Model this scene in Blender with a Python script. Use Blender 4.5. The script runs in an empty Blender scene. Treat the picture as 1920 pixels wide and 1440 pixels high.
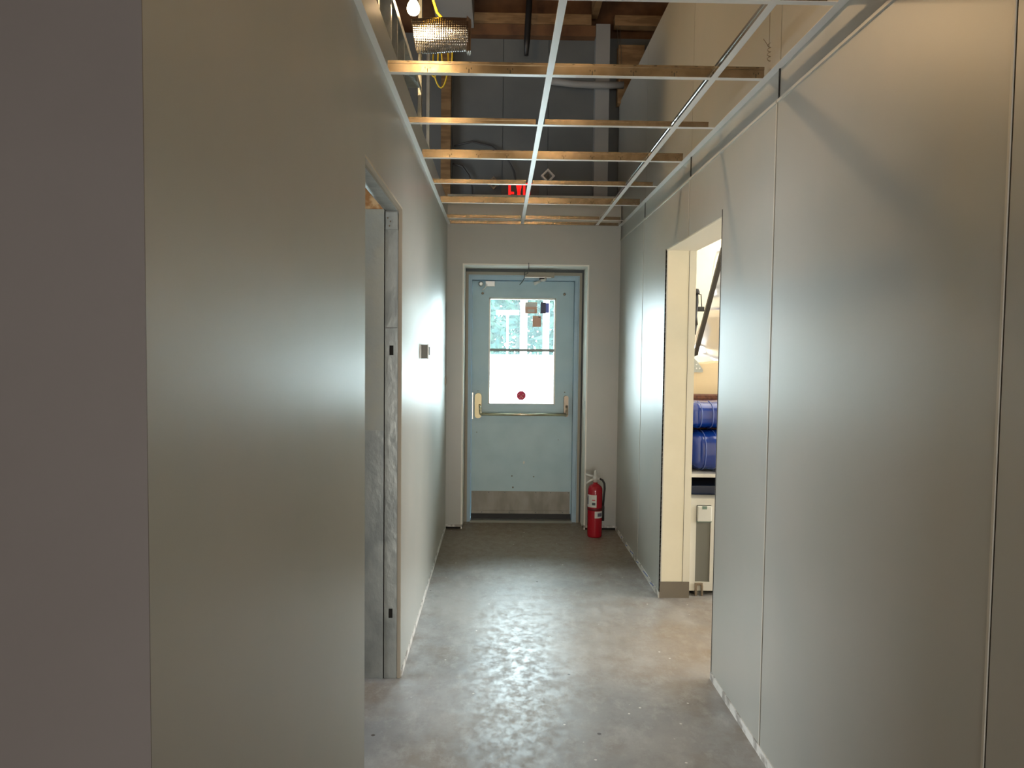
import bpy, bmesh, math, random
from mathutils import Vector, Matrix
random.seed(7)
C = bpy.context.scene

# ------------------------------------------------------------------ camera
F_PX = 1386.04
cam = bpy.data.cameras.new('camera'); camo = bpy.data.objects.new('camera', cam)
C.collection.objects.link(camo); C.camera = camo
cam.sensor_fit = 'HORIZONTAL'; cam.sensor_width = 36.0
cam.lens = F_PX / 1920 * 36.0
cam.clip_start = 0.02; cam.clip_end = 300
H = 1.5046
right = Vector((0.9997917, -0.01690883, 0.01142998))
up = Vector((-0.01059199, 0.0488449, 0.99875021))
fwd = Vector((0.01744599, 0.99866324, -0.04865563))
camo.matrix_world = Matrix(((right.x, up.x, -fwd.x, 0), (right.y, up.y, -fwd.y, 0), (right.z, up.z, -fwd.z, H), (0, 0, 0, 1)))

# ------------------------------------------------------------------ view + world
C.view_settings.view_transform = 'Standard'; C.view_settings.look = 'None'
C.view_settings.gamma = 1.0; C.view_settings.use_curve_mapping = False
C.view_settings.exposure = 0.16
w = bpy.data.worlds.new('world'); C.world = w; w.use_nodes = True
bg = w.node_tree.nodes['Background']
bg.inputs['Color'].default_value = (0.78, 0.92, 1.0, 1); bg.inputs['Strength'].default_value = 34.0

def area(name, loc, rot, sx, sy, power, col, spread=180):
    l = bpy.data.lights.new(name, 'AREA'); l.shape = 'RECTANGLE'; l.size = sx; l.size_y = sy
    l.energy = power; l.color = col; l.spread = math.radians(spread)
    o = bpy.data.objects.new(name, l); C.collection.objects.link(o); o.location = loc; o.rotation_euler = rot
    return o
# ceiling fixture of the right room, plus unseen fill added behind and at both sides
area('rear_fill_light', (0.25, -4.6, 0.66), (math.radians(90), 0, 0), 2.0, 1.2, 115, (1.0, 0.96, 0.90))  # unseen fill added behind the viewer to brighten the end wall
area('right_room_light', (2.4, 5.0, 2.9), (0, 0, 0), 1.6, 2.0, 30, (1.0, 0.93, 0.82))
area('left_room_fill_light', (-3.6, 3.0, 1.5), (0, math.radians(-90), 0), 1.5, 2.4, 100, (0.90, 0.96, 1.0))  # unseen fill added to reach the right wall through the left doorway
area('right_room_fill_light', (5.6, 3.9, 1.6), (0, math.radians(90), 0), 1.9, 2.8, 230, (1.0, 0.98, 0.95))  # unseen fill added to brighten the left wall and far end
# portal for daylight coming through the door glass
pl = bpy.data.lights.new('door_glass_portal', 'AREA'); pl.shape = 'RECTANGLE'; pl.size = 0.57; pl.size_y = 0.90
pl.cycles.is_portal = True
po = bpy.data.objects.new('door_glass_portal', pl); C.collection.objects.link(po)
po.location = (0.195, 6.47, 1.477); po.rotation_euler = (math.radians(-90), 0, 0)
# the bare bulb on the cord (its mesh is built below)
def bulb_and_fill_light(loc, power, r=0.032):
    l = bpy.data.lights.new('bulb_and_fill_light', 'POINT'); l.energy = power; l.color = (1.0, 0.66, 0.34); l.shadow_soft_size = r
    o = bpy.data.objects.new('bulb_and_fill_light', l); C.collection.objects.link(o); o.location = loc
BULB = (-0.44, 3.72, 3.163)
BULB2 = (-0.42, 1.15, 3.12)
bulb_and_fill_light(BULB, 26)
bulb_and_fill_light(BULB2, 12)
bulb_and_fill_light((0.45, 0.98, 3.55), 17)  # unseen warm fill added for the upper walls, no bulb there

# ------------------------------------------------------------------ materials
def mat(name, col, rough=0.5, metal=0.0, spec=0.5, emit=None, estr=0.0, coat=0.0):
    m = bpy.data.materials.new(name); m.use_nodes = True
    b = m.node_tree.nodes['Principled BSDF']
    b.inputs['Base Color'].default_value = (*col, 1); b.inputs['Roughness'].default_value = rough
    b.inputs['Metallic'].default_value = metal; b.inputs['Specular IOR Level'].default_value = spec
    b.inputs['Coat Weight'].default_value = coat
    if emit: b.inputs['Emission Color'].default_value = (*emit, 1); b.inputs['Emission Strength'].default_value = estr
    return m
def nz(m, scale=8, c2=None, fac=(0.4, 0.6), bump=0.0, bscale=60, stretch=(1, 1, 1), detail=6, rough2=None, dist=0.002):
    """mottles a material's colour / roughness and adds bump, all from object coordinates"""
    nt = m.node_tree; N = nt.nodes; L = nt.links; b = N['Principled BSDF']
    tc = N.new('ShaderNodeTexCoord'); mp = N.new('ShaderNodeMapping'); mp.inputs['Scale'].default_value = stretch
    L.new(tc.outputs['Object'], mp.inputs['Vector'])
    n = N.new('ShaderNodeTexNoise'); n.inputs['Scale'].default_value = scale; n.inputs['Detail'].default_value = detail
    L.new(mp.outputs[0], n.inputs['Vector'])
    r = N.new('ShaderNodeMapRange'); r.inputs[1].default_value = fac[0]; r.inputs[2].default_value = fac[1]
    L.new(n.outputs['Fac'], r.inputs[0])
    if c2:
        mx = N.new('ShaderNodeMix'); mx.data_type = 'RGBA'
        mx.inputs[6].default_value = b.inputs['Base Color'].default_value[:]; mx.inputs[7].default_value = (*c2, 1)
        L.new(r.outputs[0], mx.inputs[0]); L.new(mx.outputs[2], b.inputs['Base Color'])
    if rough2 is not None:
        rr = N.new('ShaderNodeMapRange'); rr.inputs[3].default_value = b.inputs['Roughness'].default_value; rr.inputs[4].default_value = rough2
        L.new(r.outputs[0], rr.inputs[0]); L.new(rr.outputs[0], b.inputs['Roughness'])
    if bump:
        n2 = N.new('ShaderNodeTexNoise'); n2.inputs['Scale'].default_value = bscale; n2.inputs['Detail'].default_value = 3
        L.new(mp.outputs[0], n2.inputs['Vector'])
        bp = N.new('ShaderNodeBump'); bp.inputs['Strength'].default_value = bump; bp.inputs['Distance'].default_value = dist
        L.new(n2.outputs['Fac'], bp.inputs['Height']); L.new(bp.outputs[0], b.inputs['Normal'])
    return m
M = {}
M['panel'] = nz(mat('greige_wall_panel', (0.435, 0.43, 0.39), 0.39, spec=1.0), 3, (0.415, 0.42, 0.38), bump=0.12, bscale=90, dist=0.0006)
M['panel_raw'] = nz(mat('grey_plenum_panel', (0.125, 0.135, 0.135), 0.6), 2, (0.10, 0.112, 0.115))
M['panel_cool'] = nz(mat('pale_grey_board', (0.30, 0.30, 0.29), 0.55), 2, (0.26, 0.26, 0.25))
M['mauve'] = nz(mat('dusky_taupe_return', (0.20, 0.175, 0.165), 0.5), 3, (0.19, 0.165, 0.155))  # darker dusky tone of the return wall
M['edge'] = mat('drywall_edge', (0.55, 0.49, 0.39), 0.8)
M['white_trim'] = mat('white_trim_paint', (0.88, 0.86, 0.79), 0.5)
M['caulk'] = nz(mat('white_smeared_caulk', (0.75, 0.74, 0.70), 0.7), 14, (0.38, 0.36, 0.33), (0.5, 0.62))
M['seam'] = mat('seam_strip', (0.62, 0.60, 0.53), 0.4)
M['mullion'] = mat('grey_mullion_paint', (0.36, 0.40, 0.40), 0.6, spec=0.2)
M['gap'] = mat('dark_gap', (0.02, 0.018, 0.015), 0.9)
M['tee_white'] = mat('white_enamel', (0.82, 0.82, 0.80), 0.35)
M['tee_web'] = nz(mat('galvanised_tee_web', (0.30, 0.25, 0.18), 0.22, 0.95), 30, (0.24, 0.195, 0.135))
M['galv'] = nz(mat('galvanised_steel', (0.44, 0.46, 0.43), 0.42, 0.6), 12, (0.34, 0.36, 0.34), bump=0.6, bscale=38, stretch=(1, 1, 0.6), dist=0.005)
M['galv_dull'] = nz(mat('dull_coated_steel', (0.45, 0.45, 0.38), 0.55, 0.2), 14, (0.43, 0.44, 0.39), bump=0.6, bscale=26, dist=0.005)
M['steel'] = mat('bare_steel', (0.62, 0.62, 0.60), 0.16, 1.0)
M['osb'] = nz(mat('strand_board', (0.42, 0.19, 0.06), 0.8), 22, (0.75, 0.50, 0.26), (0.42, 0.58), bump=0.5, bscale=40)
M['wood'] = nz(mat('rough_sawn_lumber', (0.27, 0.16, 0.07), 0.75), 6, (0.18, 0.10, 0.04), stretch=(1, 1, 6), bump=0.2)
M['wood_dark'] = nz(mat('old_brown_deck', (0.16, 0.075, 0.03), 0.85), 5, (0.09, 0.04, 0.018))
M['door'] = nz(mat('pale_blue_door_paint', (0.44, 0.60, 0.66), 0.42), 5, (0.40, 0.56, 0.62), (0.4, 0.65), bump=0.1, bscale=40)
M['frame'] = nz(mat('blue_frame_paint', (0.38, 0.53, 0.64), 0.40), 6, (0.35, 0.50, 0.60))
M['frame_tan'] = mat('taupe_frame_edge', (0.33, 0.30, 0.24), 0.55)
M['kick'] = nz(mat('scuffed_kick_plate', (0.30, 0.28, 0.24), 0.5, 0.4), 12, (0.22, 0.205, 0.17), (0.4, 0.65), stretch=(1, 1, .4))
M['brass'] = mat('worn_brass', (0.40, 0.33, 0.19), 0.38, 0.9)
M['bronze'] = mat('brown_bronze', (0.30, 0.24, 0.18), 0.4, 0.8)
M['pushbar'] = mat('satin_push_bar', (0.72, 0.66, 0.50), 0.22, 1.0)
M['alum'] = mat('aluminium', (0.62, 0.62, 0.58), 0.35, 0.9)
M['black'] = mat('black_plastic', (0.012, 0.012, 0.013), 0.45)
M['rubber'] = mat('black_rubber', (0.02, 0.02, 0.02), 0.6)
M['red'] = mat('glossy_red_enamel', (0.38, 0.004, 0.016), 0.25, coat=0.4)
M['red_dark'] = mat('dark_red_band', (0.12, 0.003, 0.006), 0.4)
M['label'] = mat('white_label', (0.66, 0.66, 0.62), 0.5)
M['ink'] = mat('dark_print', (0.06, 0.08, 0.09), 0.6)
M['inkred'] = mat('red_print', (0.55, 0.10, 0.10), 0.6)
M['valve'] = mat('pale_cast_metal', (0.72, 0.72, 0.68), 0.35, 0.3)
M['yellow'] = mat('yellow_cord_jacket', (0.75, 0.52, 0.03), 0.45)
M['cable'] = mat('dark_grey_cable', (0.05, 0.05, 0.05), 0.5)
M['exit'] = mat('lit_red_letters', (0.8, 0.02, 0.02), 0.5, emit=(1.0, 0.01, 0.008), estr=1.3)
M['exit_plate'] = mat('dark_sign_face', (0.10, 0.085, 0.075), 0.5)
M['bulb'] = mat('glowing_bulb_glass', (1, 0.9, 0.7), 0.3, emit=(1.0, 0.80, 0.48), estr=14.0)
def bulb_glass(m):
    # the clear globe lets its filament's light out: it glows and is see-through
    nt = m.node_tree; nt.nodes.clear(); o = nt.nodes.new('ShaderNodeOutputMaterial'); a = nt.nodes.new('ShaderNodeAddShader')
    t = nt.nodes.new('ShaderNodeBsdfTransparent'); e = nt.nodes.new('ShaderNodeEmission'); e.inputs[0].default_value = (1.0, 0.80, 0.48, 1); e.inputs[1].default_value = 7.0
    nt.links.new(t.outputs[0], a.inputs[0]); nt.links.new(e.outputs[0], a.inputs[1]); nt.links.new(a.outputs[0], o.inputs[0])
bulb_glass(M['bulb'])
M['foil'] = nz(mat('bubble_foil', (0.26, 0.25, 0.24), 0.2, 1.0), 5)
M['cream'] = nz(mat('cream_wall_paint', (0.80, 0.74, 0.58), 0.55), 5, (0.77, 0.71, 0.55), bump=0.1, bscale=60)
M['cream_light'] = mat('pale_cream_trim', (0.76, 0.72, 0.60), 0.5)
M['cove'] = mat('taupe_cove_base', (0.17, 0.145, 0.11), 0.5)
M['cab'] = mat('white_cabinet_enamel', (0.62, 0.60, 0.54), 0.45)
M['cab_dark'] = mat('dark_grey_inset', (0.16, 0.16, 0.14), 0.4)
M['blue'] = mat('glossy_blue_plastic', (0.004, 0.035, 0.26), 0.14, spec=0.7, coat=0.3)
M['brown_cloth'] = nz(mat('reddish_brown_cloth', (0.16, 0.06, 0.03), 0.95), 30, (0.08, 0.03, 0.015), bump=0.8, bscale=60)
M['card'] = mat('tan_board', (0.70, 0.55, 0.33), 0.7)
M['lid_edge'] = mat('dark_brown_edge', (0.03, 0.025, 0.02), 0.5, spec=0.2)
M['concrete_out'] = mat('pale_outdoor_concrete', (0.62, 0.62, 0.60), 0.8)
M['post_white'] = mat('white_post_paint', (0.85, 0.85, 0.85), 0.6)
M['leaf'] = nz(mat('hedge_leaves', (0.012, 0.032, 0.030), 0.8, spec=0.0), 3, (0.030, 0.055, 0.034), (0.4, 0.6))
M['bark'] = mat('tree_bark', (0.12, 0.10, 0.085), 0.8)
M['paper_tan'] = mat('tan_sticker', (0.55, 0.36, 0.25), 0.6)
M['paper_grey'] = mat('grey_sticker', (0.12, 0.12, 0.17), 0.6)
M['paper_blue'] = mat('blue_sticker', (0.14, 0.16, 0.48), 0.6)
M['blue_tape'] = mat('blue_marking', (0.02, 0.12, 0.45), 0.5)

# white glossy plastic with grey reflected bands
m = mat('glossy_white_plastic', (0.86, 0.87, 0.90), 0.10, 0.7); M['gloss_white'] = m
# bumps for foil
def foil_bumps(m):
    nt = m.node_tree; N = nt.nodes; L = nt.links; b = N['Principled BSDF']
    tc = N.new('ShaderNodeTexCoord'); v = N.new('ShaderNodeTexVoronoi'); v.inputs['Scale'].default_value = 85; v.inputs['Randomness'].default_value = 0.15
    L.new(tc.outputs['Object'], v.inputs['Vector']); bp = N.new('ShaderNodeBump'); bp.inputs['Strength'].default_value = 0.8; bp.inputs['Distance'].default_value = 0.005
    bp.invert = True
    L.new(v.outputs['Distance'], bp.inputs['Height']); L.new(bp.outputs[0], b.inputs['Normal'])
foil_bumps(M['foil'])
# glass: clear with a faint reflection
def glass(name, tint, haze):
    m = bpy.data.materials.new(name); m.use_nodes = True; nt = m.node_tree; nt.nodes.clear()
    o = nt.nodes.new('ShaderNodeOutputMaterial'); mx = nt.nodes.new('ShaderNodeMixShader'); t = nt.nodes.new('ShaderNodeBsdfTransparent'); g = nt.nodes.new('ShaderNodeBsdfGlossy')
    t.inputs[0].default_value = (*tint, 1); g.inputs['Roughness'].default_value = 0.02; f = nt.nodes.new('ShaderNodeFresnel'); f.inputs[0].default_value = 1.45
    nt.links.new(f.outputs[0], mx.inputs[0]); m2 = nt.nodes.new('ShaderNodeMixShader'); tl = nt.nodes.new('ShaderNodeBsdfTranslucent'); tl.inputs[0].default_value = (0.80, 1.0, 0.98, 1); m2.inputs[0].default_value = haze
    nt.links.new(t.outputs[0], mx.inputs[1]); nt.links.new(g.outputs[0], mx.inputs[2]); nt.links.new(mx.outputs[0], m2.inputs[1]); nt.links.new(tl.outputs[0], m2.inputs[2]); nt.links.new(m2.outputs[0], o.inputs[0])
    return m
M['glass'] = glass('door_glass', (0.93, 0.97, 0.96), 0.022)  # a small translucent share lays a pale washed-out haze over the view
def paper(name, col, thru):
    m = bpy.data.materials.new(name); m.use_nodes = True; nt = m.node_tree; nt.nodes.clear(); o = nt.nodes.new('ShaderNodeOutputMaterial'); mx = nt.nodes.new('ShaderNodeMixShader')
    d = nt.nodes.new('ShaderNodeBsdfDiffuse'); t = nt.nodes.new('ShaderNodeBsdfTranslucent'); d.inputs[0].default_value = (*col, 1); t.inputs[0].default_value = (*col, 1); mx.inputs[0].default_value = thru
    nt.links.new(d.outputs[0], mx.inputs[1]); nt.links.new(t.outputs[0], mx.inputs[2]); nt.links.new(mx.outputs[0], o.inputs[0]); return m
M['paper_tan'] = paper('tan_sticker_paper', (0.70, 0.47, 0.36), 0.10)
M['paper_grey'] = paper('grey_sticker_paper', (0.15, 0.14, 0.19), 0.09)
M['paper_blue'] = paper('blue_sticker_paper', (0.20, 0.22, 0.55), 0.09)
M['paper_red'] = paper('red_decal_film', (0.60, 0.08, 0.14), 0.08)

# concrete floor
def floor_mat():
    m = mat('worn_concrete_floor', (0.30, 0.29, 0.275), 0.35, spec=0.55); nt = m.node_tree; N = nt.nodes; L = nt.links; b = N['Principled BSDF']
    tc = N.new('ShaderNodeTexCoord')
    def noise(s, d=8, sc=(1, 1, 1), r=0.6):
        mp = N.new('ShaderNodeMapping'); mp.inputs['Scale'].default_value = sc; L.new(tc.outputs['Object'], mp.inputs[0])
        n = N.new('ShaderNodeTexNoise'); n.inputs['Scale'].default_value = s; n.inputs['Detail'].default_value = d; n.inputs['Roughness'].default_value = r
        L.new(mp.outputs[0], n.inputs['Vector']); return n
    def rng(src, a, b_, c=0, d=1):
        r = N.new('ShaderNodeMapRange'); r.inputs[1].default_value = a; r.inputs[2].default_value = b_; r.inputs[3].default_value = c; r.inputs[4].default_value = d
        L.new(src, r.inputs[0]); return r.outputs[0]
    def mix(f, a, c):
        mx = N.new('ShaderNodeMix'); mx.data_type = 'RGBA'
        for i, s in ((6, a), (7, c)):
            if isinstance(s, tuple): mx.inputs[i].default_value = (*s, 1)
            else: L.new(s, mx.inputs[i])
        L.new(f, mx.inputs[0]); return mx.outputs[2]
    def mul(a, c):
        k = N.new('ShaderNodeMath'); k.operation = 'MULTIPLY'; k.use_clamp = True
        for i, s in ((0, a), (1, c)):
            if isinstance(s, float): k.inputs[i].default_value = s
            else: L.new(s, k.inputs[i])
        return k.outputs[0]
    n1 = noise(1.6); c = mix(rng(n1.outputs['Fac'], 0.38, 0.62), (0.27, 0.262, 0.255), (0.36, 0.345, 0.325))
    n2 = noise(2.6, 10); c = mix(mul(rng(n2.outputs['Fac'], 0.48, 0.64), 0.75), c, (0.235, 0.19, 0.145))
    n4 = noise(11, 10, (1, 0.6, 1), 0.75); c = mix(mul(rng(n4.outputs['Fac'], 0.50, 0.68), 0.6), c, (0.47, 0.46, 0.44))
    n5 = noise(5, 12, (1, 0.7, 1), 0.75); c = mix(mul(rng(n5.outputs['Fac'], 0.53, 0.72), 0.45), c, (0.15, 0.135, 0.115))
    # browner floor beyond a noisy line towards the exit door
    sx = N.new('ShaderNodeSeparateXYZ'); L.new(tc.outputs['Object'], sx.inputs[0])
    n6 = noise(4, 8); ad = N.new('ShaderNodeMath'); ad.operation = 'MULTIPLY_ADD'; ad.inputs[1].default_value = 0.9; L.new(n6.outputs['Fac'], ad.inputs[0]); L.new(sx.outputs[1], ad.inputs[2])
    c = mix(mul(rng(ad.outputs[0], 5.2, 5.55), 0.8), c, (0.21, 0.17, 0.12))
    # warm light from the right doorway painted into the floor colour
    vd = N.new('ShaderNodeVectorMath'); vd.operation = 'DISTANCE'; vd.inputs[1].default_value = (0.95, 3.7, 0)
    sc = N.new('ShaderNodeVectorMath'); sc.operation = 'MULTIPLY'; sc.inputs[1].default_value = (1.0, 1.0, 0); L.new(tc.outputs['Object'], sc.inputs[0]); L.new(sc.outputs[0], vd.inputs[0])
    c = mix(mul(rng(vd.outputs['Value'], 0.75, 0.1), 0.4), c, (0.40, 0.26, 0.13))
    # paint specks
    v = N.new('ShaderNodeTexVoronoi'); v.inputs['Scale'].default_value = 9; L.new(tc.outputs['Object'], v.inputs['Vector'])
    c = mix(rng(v.outputs['Distance'], 0.055, 0.04), c, (0.72, 0.70, 0.66))
    v2 = N.new('ShaderNodeTexVoronoi'); v2.inputs['Scale'].default_value = 3.3; L.new(tc.outputs['Object'], v2.inputs['Vector'])
    c = mix(rng(v2.outputs['Distance'], 0.032, 0.022), c, (0.08, 0.06, 0.05))
    L.new(c, b.inputs['Base Color'])
    # scuffs make the sheen break up
    n7 = noise(16, 14, (1, 0.8, 1), 0.85); r1 = rng(n7.outputs['Fac'], 0.44, 0.60, 0.33, 0.60); L.new(r1, b.inputs['Roughness'])
    bp = N.new('ShaderNodeBump'); bp.inputs['Strength'].default_value = 0.22; bp.inputs['Distance'].default_value = 0.0015
    n8 = noise(40, 12, (1, 0.6, 1), 0.75); L.new(n8.outputs['Fac'], bp.inputs['Height']); L.new(bp.outputs[0], b.inputs['Normal'])
    return m
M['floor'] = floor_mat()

# ------------------------------------------------------------------ mesh helpers
class MB:
    def __init__(s): s.b = bmesh.new()
    def box(s, x0, x1, y0, y1, z0, z1, bev=0.0):
        t = bmesh.new(); bmesh.ops.create_cube(t, size=1)
        for v in t.verts: v.co = Vector(((x0 + x1) / 2 + v.co.x * (x1 - x0), (y0 + y1) / 2 + v.co.y * (y1 - y0), (z0 + z1) / 2 + v.co.z * (z1 - z0)))
        if bev: bmesh.ops.bevel(t, geom=t.edges[:], offset=bev, segments=2, affect='EDGES', profile=0.6)
        s._add(t); return s
    def _add(s, t):
        me = bpy.data.meshes.new('t'); t.to_mesh(me); t.free(); s.b.from_mesh(me); bpy.data.meshes.remove(me)
    def prism(s, pts, axis, a, c):
        """polygon given in the two other axes, extruded along axis from a to c"""
        f = {'x': lambda p, q: (q, p[0], p[1]), 'y': lambda p, q: (p[0], q, p[1]), 'z': lambda p, q: (p[0], p[1], q)}[axis]
        t = bmesh.new(); A = [t.verts.new(f(p, a)) for p in pts]; B = [t.verts.new(f(p, c)) for p in pts]; n = len(pts)
        t.faces.new(A); t.faces.new(B[::-1])
        for i in range(n): t.faces.new((A[i], B[i], B[(i + 1) % n], A[(i + 1) % n]))
        bmesh.ops.recalc_face_normals(t, faces=t.faces[:]); s._add(t); return s
    def tube(s, pts, r, seg=10, cap=True):
        pts = [Vector(p) for p in pts]; t = bmesh.new(); rings = []; n = len(pts)
        rr = r if isinstance(r, (list, tuple)) else [r] * n
        ref = Vector((0, 0, 1))
        for i, p in enumerate(pts):
            d = (pts[min(i + 1, n - 1)] - pts[max(i - 1, 0)]).normalized()
            if abs(d.dot(ref)) > 0.95: ref = Vector((1, 0, 0)) if abs(d.x) < 0.9 else Vector((0, 1, 0))
            u = d.cross(ref).normalized(); v = d.cross(u).normalized(); ref = -v if False else ref
            rings.append([t.verts.new(p + (u * math.cos(k * math.tau / seg) + v * math.sin(k * math.tau / seg)) * rr[i]) for k in range(seg)])
        for i in range(n - 1):
            for k in range(seg): t.faces.new((rings[i][k], rings[i][(k + 1) % seg], rings[i + 1][(k + 1) % seg], rings[i + 1][k]))
        if cap: t.faces.new(rings[0][::-1]); t.faces.new(rings[-1])
        bmesh.ops.recalc_face_normals(t, faces=t.faces[:])
        for f in t.faces: f.smooth = len(f.verts) == 4
        s._add(t); return s
    def lathe(s, prof, c, seg=32, axis='z'):
        t = bmesh.new(); rings = []
        for (r, h) in prof:
            ring = []
            for k in range(seg):
                a = k * math.tau / seg; x, y = r * math.cos(a), r * math.sin(a)
                ring.append(t.verts.new({'z': (c[0] + x, c[1] + y, c[2] + h), 'y': (c[0] + x, c[1] + h, c[2] + y), 'x': (c[0] + h, c[1] + x, c[2] + y)}[axis]))
            rings.append(ring)
        for i in range(len(rings) - 1):
            for k in range(seg): t.faces.new((rings[i][k], rings[i][(k + 1) % seg], rings[i + 1][(k + 1) % seg], rings[i + 1][k]))
        t.faces.new(rings[0][::-1]); t.faces.new(rings[-1])
        bmesh.ops.recalc_face_normals(t, faces=t.faces[:])
        for f in t.faces: f.smooth = len(f.verts) == 4
        s._add(t); return s
    def quad(s, *p):
        s.b.faces.new([s.b.verts.new(q) for q in p]); return s
    def build(s, name, m, parent=None, at=None):
        me = bpy.data.meshes.new(name)
        base = Vector(at) if at else Vector((0, 0, 0))
        for v in s.b.verts: v.co -= base
        s.b.to_mesh(me); s.b.free(); me.materials.append(m)
        o = bpy.data.objects.new(name, me); C.collection.objects.link(o)
        o.location = base
        if parent:
            o.parent = parent; o.location = base - Vector(parent.location) if parent.parent is None else base
        return o
def struct(o): o['kind'] = 'structure'; return o
def tag(o, label, cat, group=None, kind=None):
    o['label'] = label; o['category'] = cat
    if group: o['group'] = group
    if kind: o['kind'] = kind
    return o
def empty(name, loc, label, cat, group=None):
    o = bpy.data.objects.new(name, None); C.collection.objects.link(o); o.location = loc; o.empty_display_size = 0.05
    return tag(o, label, cat, group)
def sub(mb, name, m, part):
    """sub-part: its parent part must sit at its own thing's origin offset, so keep world coordinates"""
    o = mb.build(name, m); o.parent = part
    off = Vector((0, 0, 0)); p = part
    while p: off += Vector(p.location); p = p.parent
    o.location = -off; return o

XL, XR, ZC, YE = -0.4345, 0.9834, 2.5118, 6.08

# ------------------------------------------------------------------ the shell
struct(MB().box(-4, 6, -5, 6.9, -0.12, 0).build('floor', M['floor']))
# left corridor wall with doorway 2.40..3.305, head 2.117
wl = MB().box(-0.60, XL, 0.919, 2.40, 0.03, 2.69).box(-0.60, XL, 3.305, 6.08, 0.03, 2.69).box(-0.511, XL, 2.40, 3.305, 2.117, 2.69).box(-0.60, -0.511, 2.40, 3.305, 2.35, 2.69)
struct(wl.build('wall_left', M['panel']))
# wall turning left beside the viewer
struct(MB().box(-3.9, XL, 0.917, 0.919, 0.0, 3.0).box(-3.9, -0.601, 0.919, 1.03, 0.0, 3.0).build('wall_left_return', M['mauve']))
# right wall: panels up to 2.395, set-back band up to 3.57
JY0, JY1, JZ = 3.302, 4.407, 2.10
seams = [1.43, 2.667, 3.884, 5.10]
wr = MB()
edges = [-1.2] + seams + [6.08]
g = 0.0025
for a, c in zip(edges[:-1], edges[1:]):
    a2 = a + g if a > -1 else a; c2 = c - g
    segs = []
    if c2 <= JY0 or a2 >= JY1: segs = [(a2, c2, 0.035)]
    else:
        if a2 < JY0: segs.append((a2, JY0, 0.035))
        segs.append((max(a2, JY0), min(c2, JY1), JZ))
        if c2 > JY1: segs.append((JY1, c2, 0.035))
    for (p, q, z0) in segs: wr.box(XR, XR + 0.012, p, q, z0, 2.392)
struct(wr.build('wall_right', M['panel']))
ub = MB(); us = [-1.2] + seams + [6.34]
for a, c in zip(us[:-1], us[1:]): ub.box(XR + 0.006, XR + 0.03, a + g, c - g, 2.392, 3.575)
struct(ub.build('wall_right_upper', M['panel']))
struct(MB().box(XR + 0.0121, 1.125, -1.2, JY0, 0.0, 2.391).box(XR + 0.0121, 1.125, JY1, 6.34, 0.0, 2.391).box(XR + 0.0121, 1.125, JY0, JY1, JZ, 2.391)
       .box(1.1252, 1.165, -1.2, JY0, 0.0, 3.2).box(XR + 0.0301, 1.125, -1.2, 6.34, 2.391, 3.5).build('wall_right_core', M['cream']))
struct(MB().box(1.1252, 1.167, JY1, 6.34, 0.0, 3.2).box(1.1252, 1.167, JY0, JY1, JZ, 3.2).build('wall_right_back_face', M['cream_light']))
# end wall with opening
OX0, OX1, OZ = -0.295, 0.716, 2.178
struct(MB().box(XL, OX0 - 0.012, YE, YE + 0.11, 0.035, 2.748).box(OX1 + 0.012, XR, YE, YE + 0.11, 0.035, 2.748).box(OX0 - 0.012, OX1 + 0.012, YE, YE + 0.11, OZ + 0.012, 2.748).build('wall_end', M['panel']))
# original outer wall with the door frame in it
FX0, FX1, FZ = -0.291, 0.700, 2.150
dw = MB()
px = [-0.9, -0.415, 0.008, 0.392, 0.90]
for a, c in zip(px[:-1], px[1:]): dw.box(a + 0.002, c - 0.002, 6.36, 6.40, FZ, 4.14)
dw.box(-4, -0.9, 6.36, 6.6, 0, 4.14)
dw.box(-0.9, FX0, 6.36, 6.6, 0, FZ).box(FX1, 6, 6.36, 6.6, 0, FZ).box(-0.9, 6, 6.402, 6.6, FZ, 4.14)
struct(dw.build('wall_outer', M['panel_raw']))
# reveals between the end wall and the outer wall: cream boards
struct(MB().box(OX0 - 0.0118, OX0, YE - 0.001, 6.355, 0.0, OZ).box(OX1, OX1 + 0.0118, YE - 0.001, 6.355, 0.0, OZ).box(OX0 - 0.0118, OX1 + 0.0118, YE - 0.001, 6.355, OZ, OZ + 0.0118).build('trim_1', M['white_trim']))
# remaining shell (building envelope)
struct(MB().box(-4.1, -4, -5, 6.6, 0, 5.2).box(6, 6.1, -5, 6.6, 0, 5.2).build('wall_sides', M['panel_cool']))
struct(MB().box(-4.1, 6.1, -5.1, -5, 0, 5.2).build('wall_back', M['panel_cool']))
struct(MB().box(-4.1, 6.1, -5.1, 7.0, 5.0, 5.1).box(-4, 6, 6.5, 6.7, 4.14, 5.05).build('ceiling', M['wood_dark']))
struct(MB().box(-4, 6, -5, -1.25, 3.0, 3.05).box(1.17, 6, -1.2, 6.36, 3.2, 3.25).build('ceiling_rear', M['panel_cool']))
struct(MB().box(1.167, 6, 6.0, 6.1, 0, 3.2).box(1.17, 6, 1.9, 2.0, 0, 3.2).build('wall_right_room', M['cream']))
struct(MB().box(XR, 1.167, -1.3, -1.2, 0, 3.0).build('wall_right_end', M['panel']))
# grey board on the far side of the studs above the left wall
struct(MB().box(-0.66, -0.64, 0.95, 4.35, 2.4, 3.7).build('wall_left_upper', M['panel_raw']))
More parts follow.
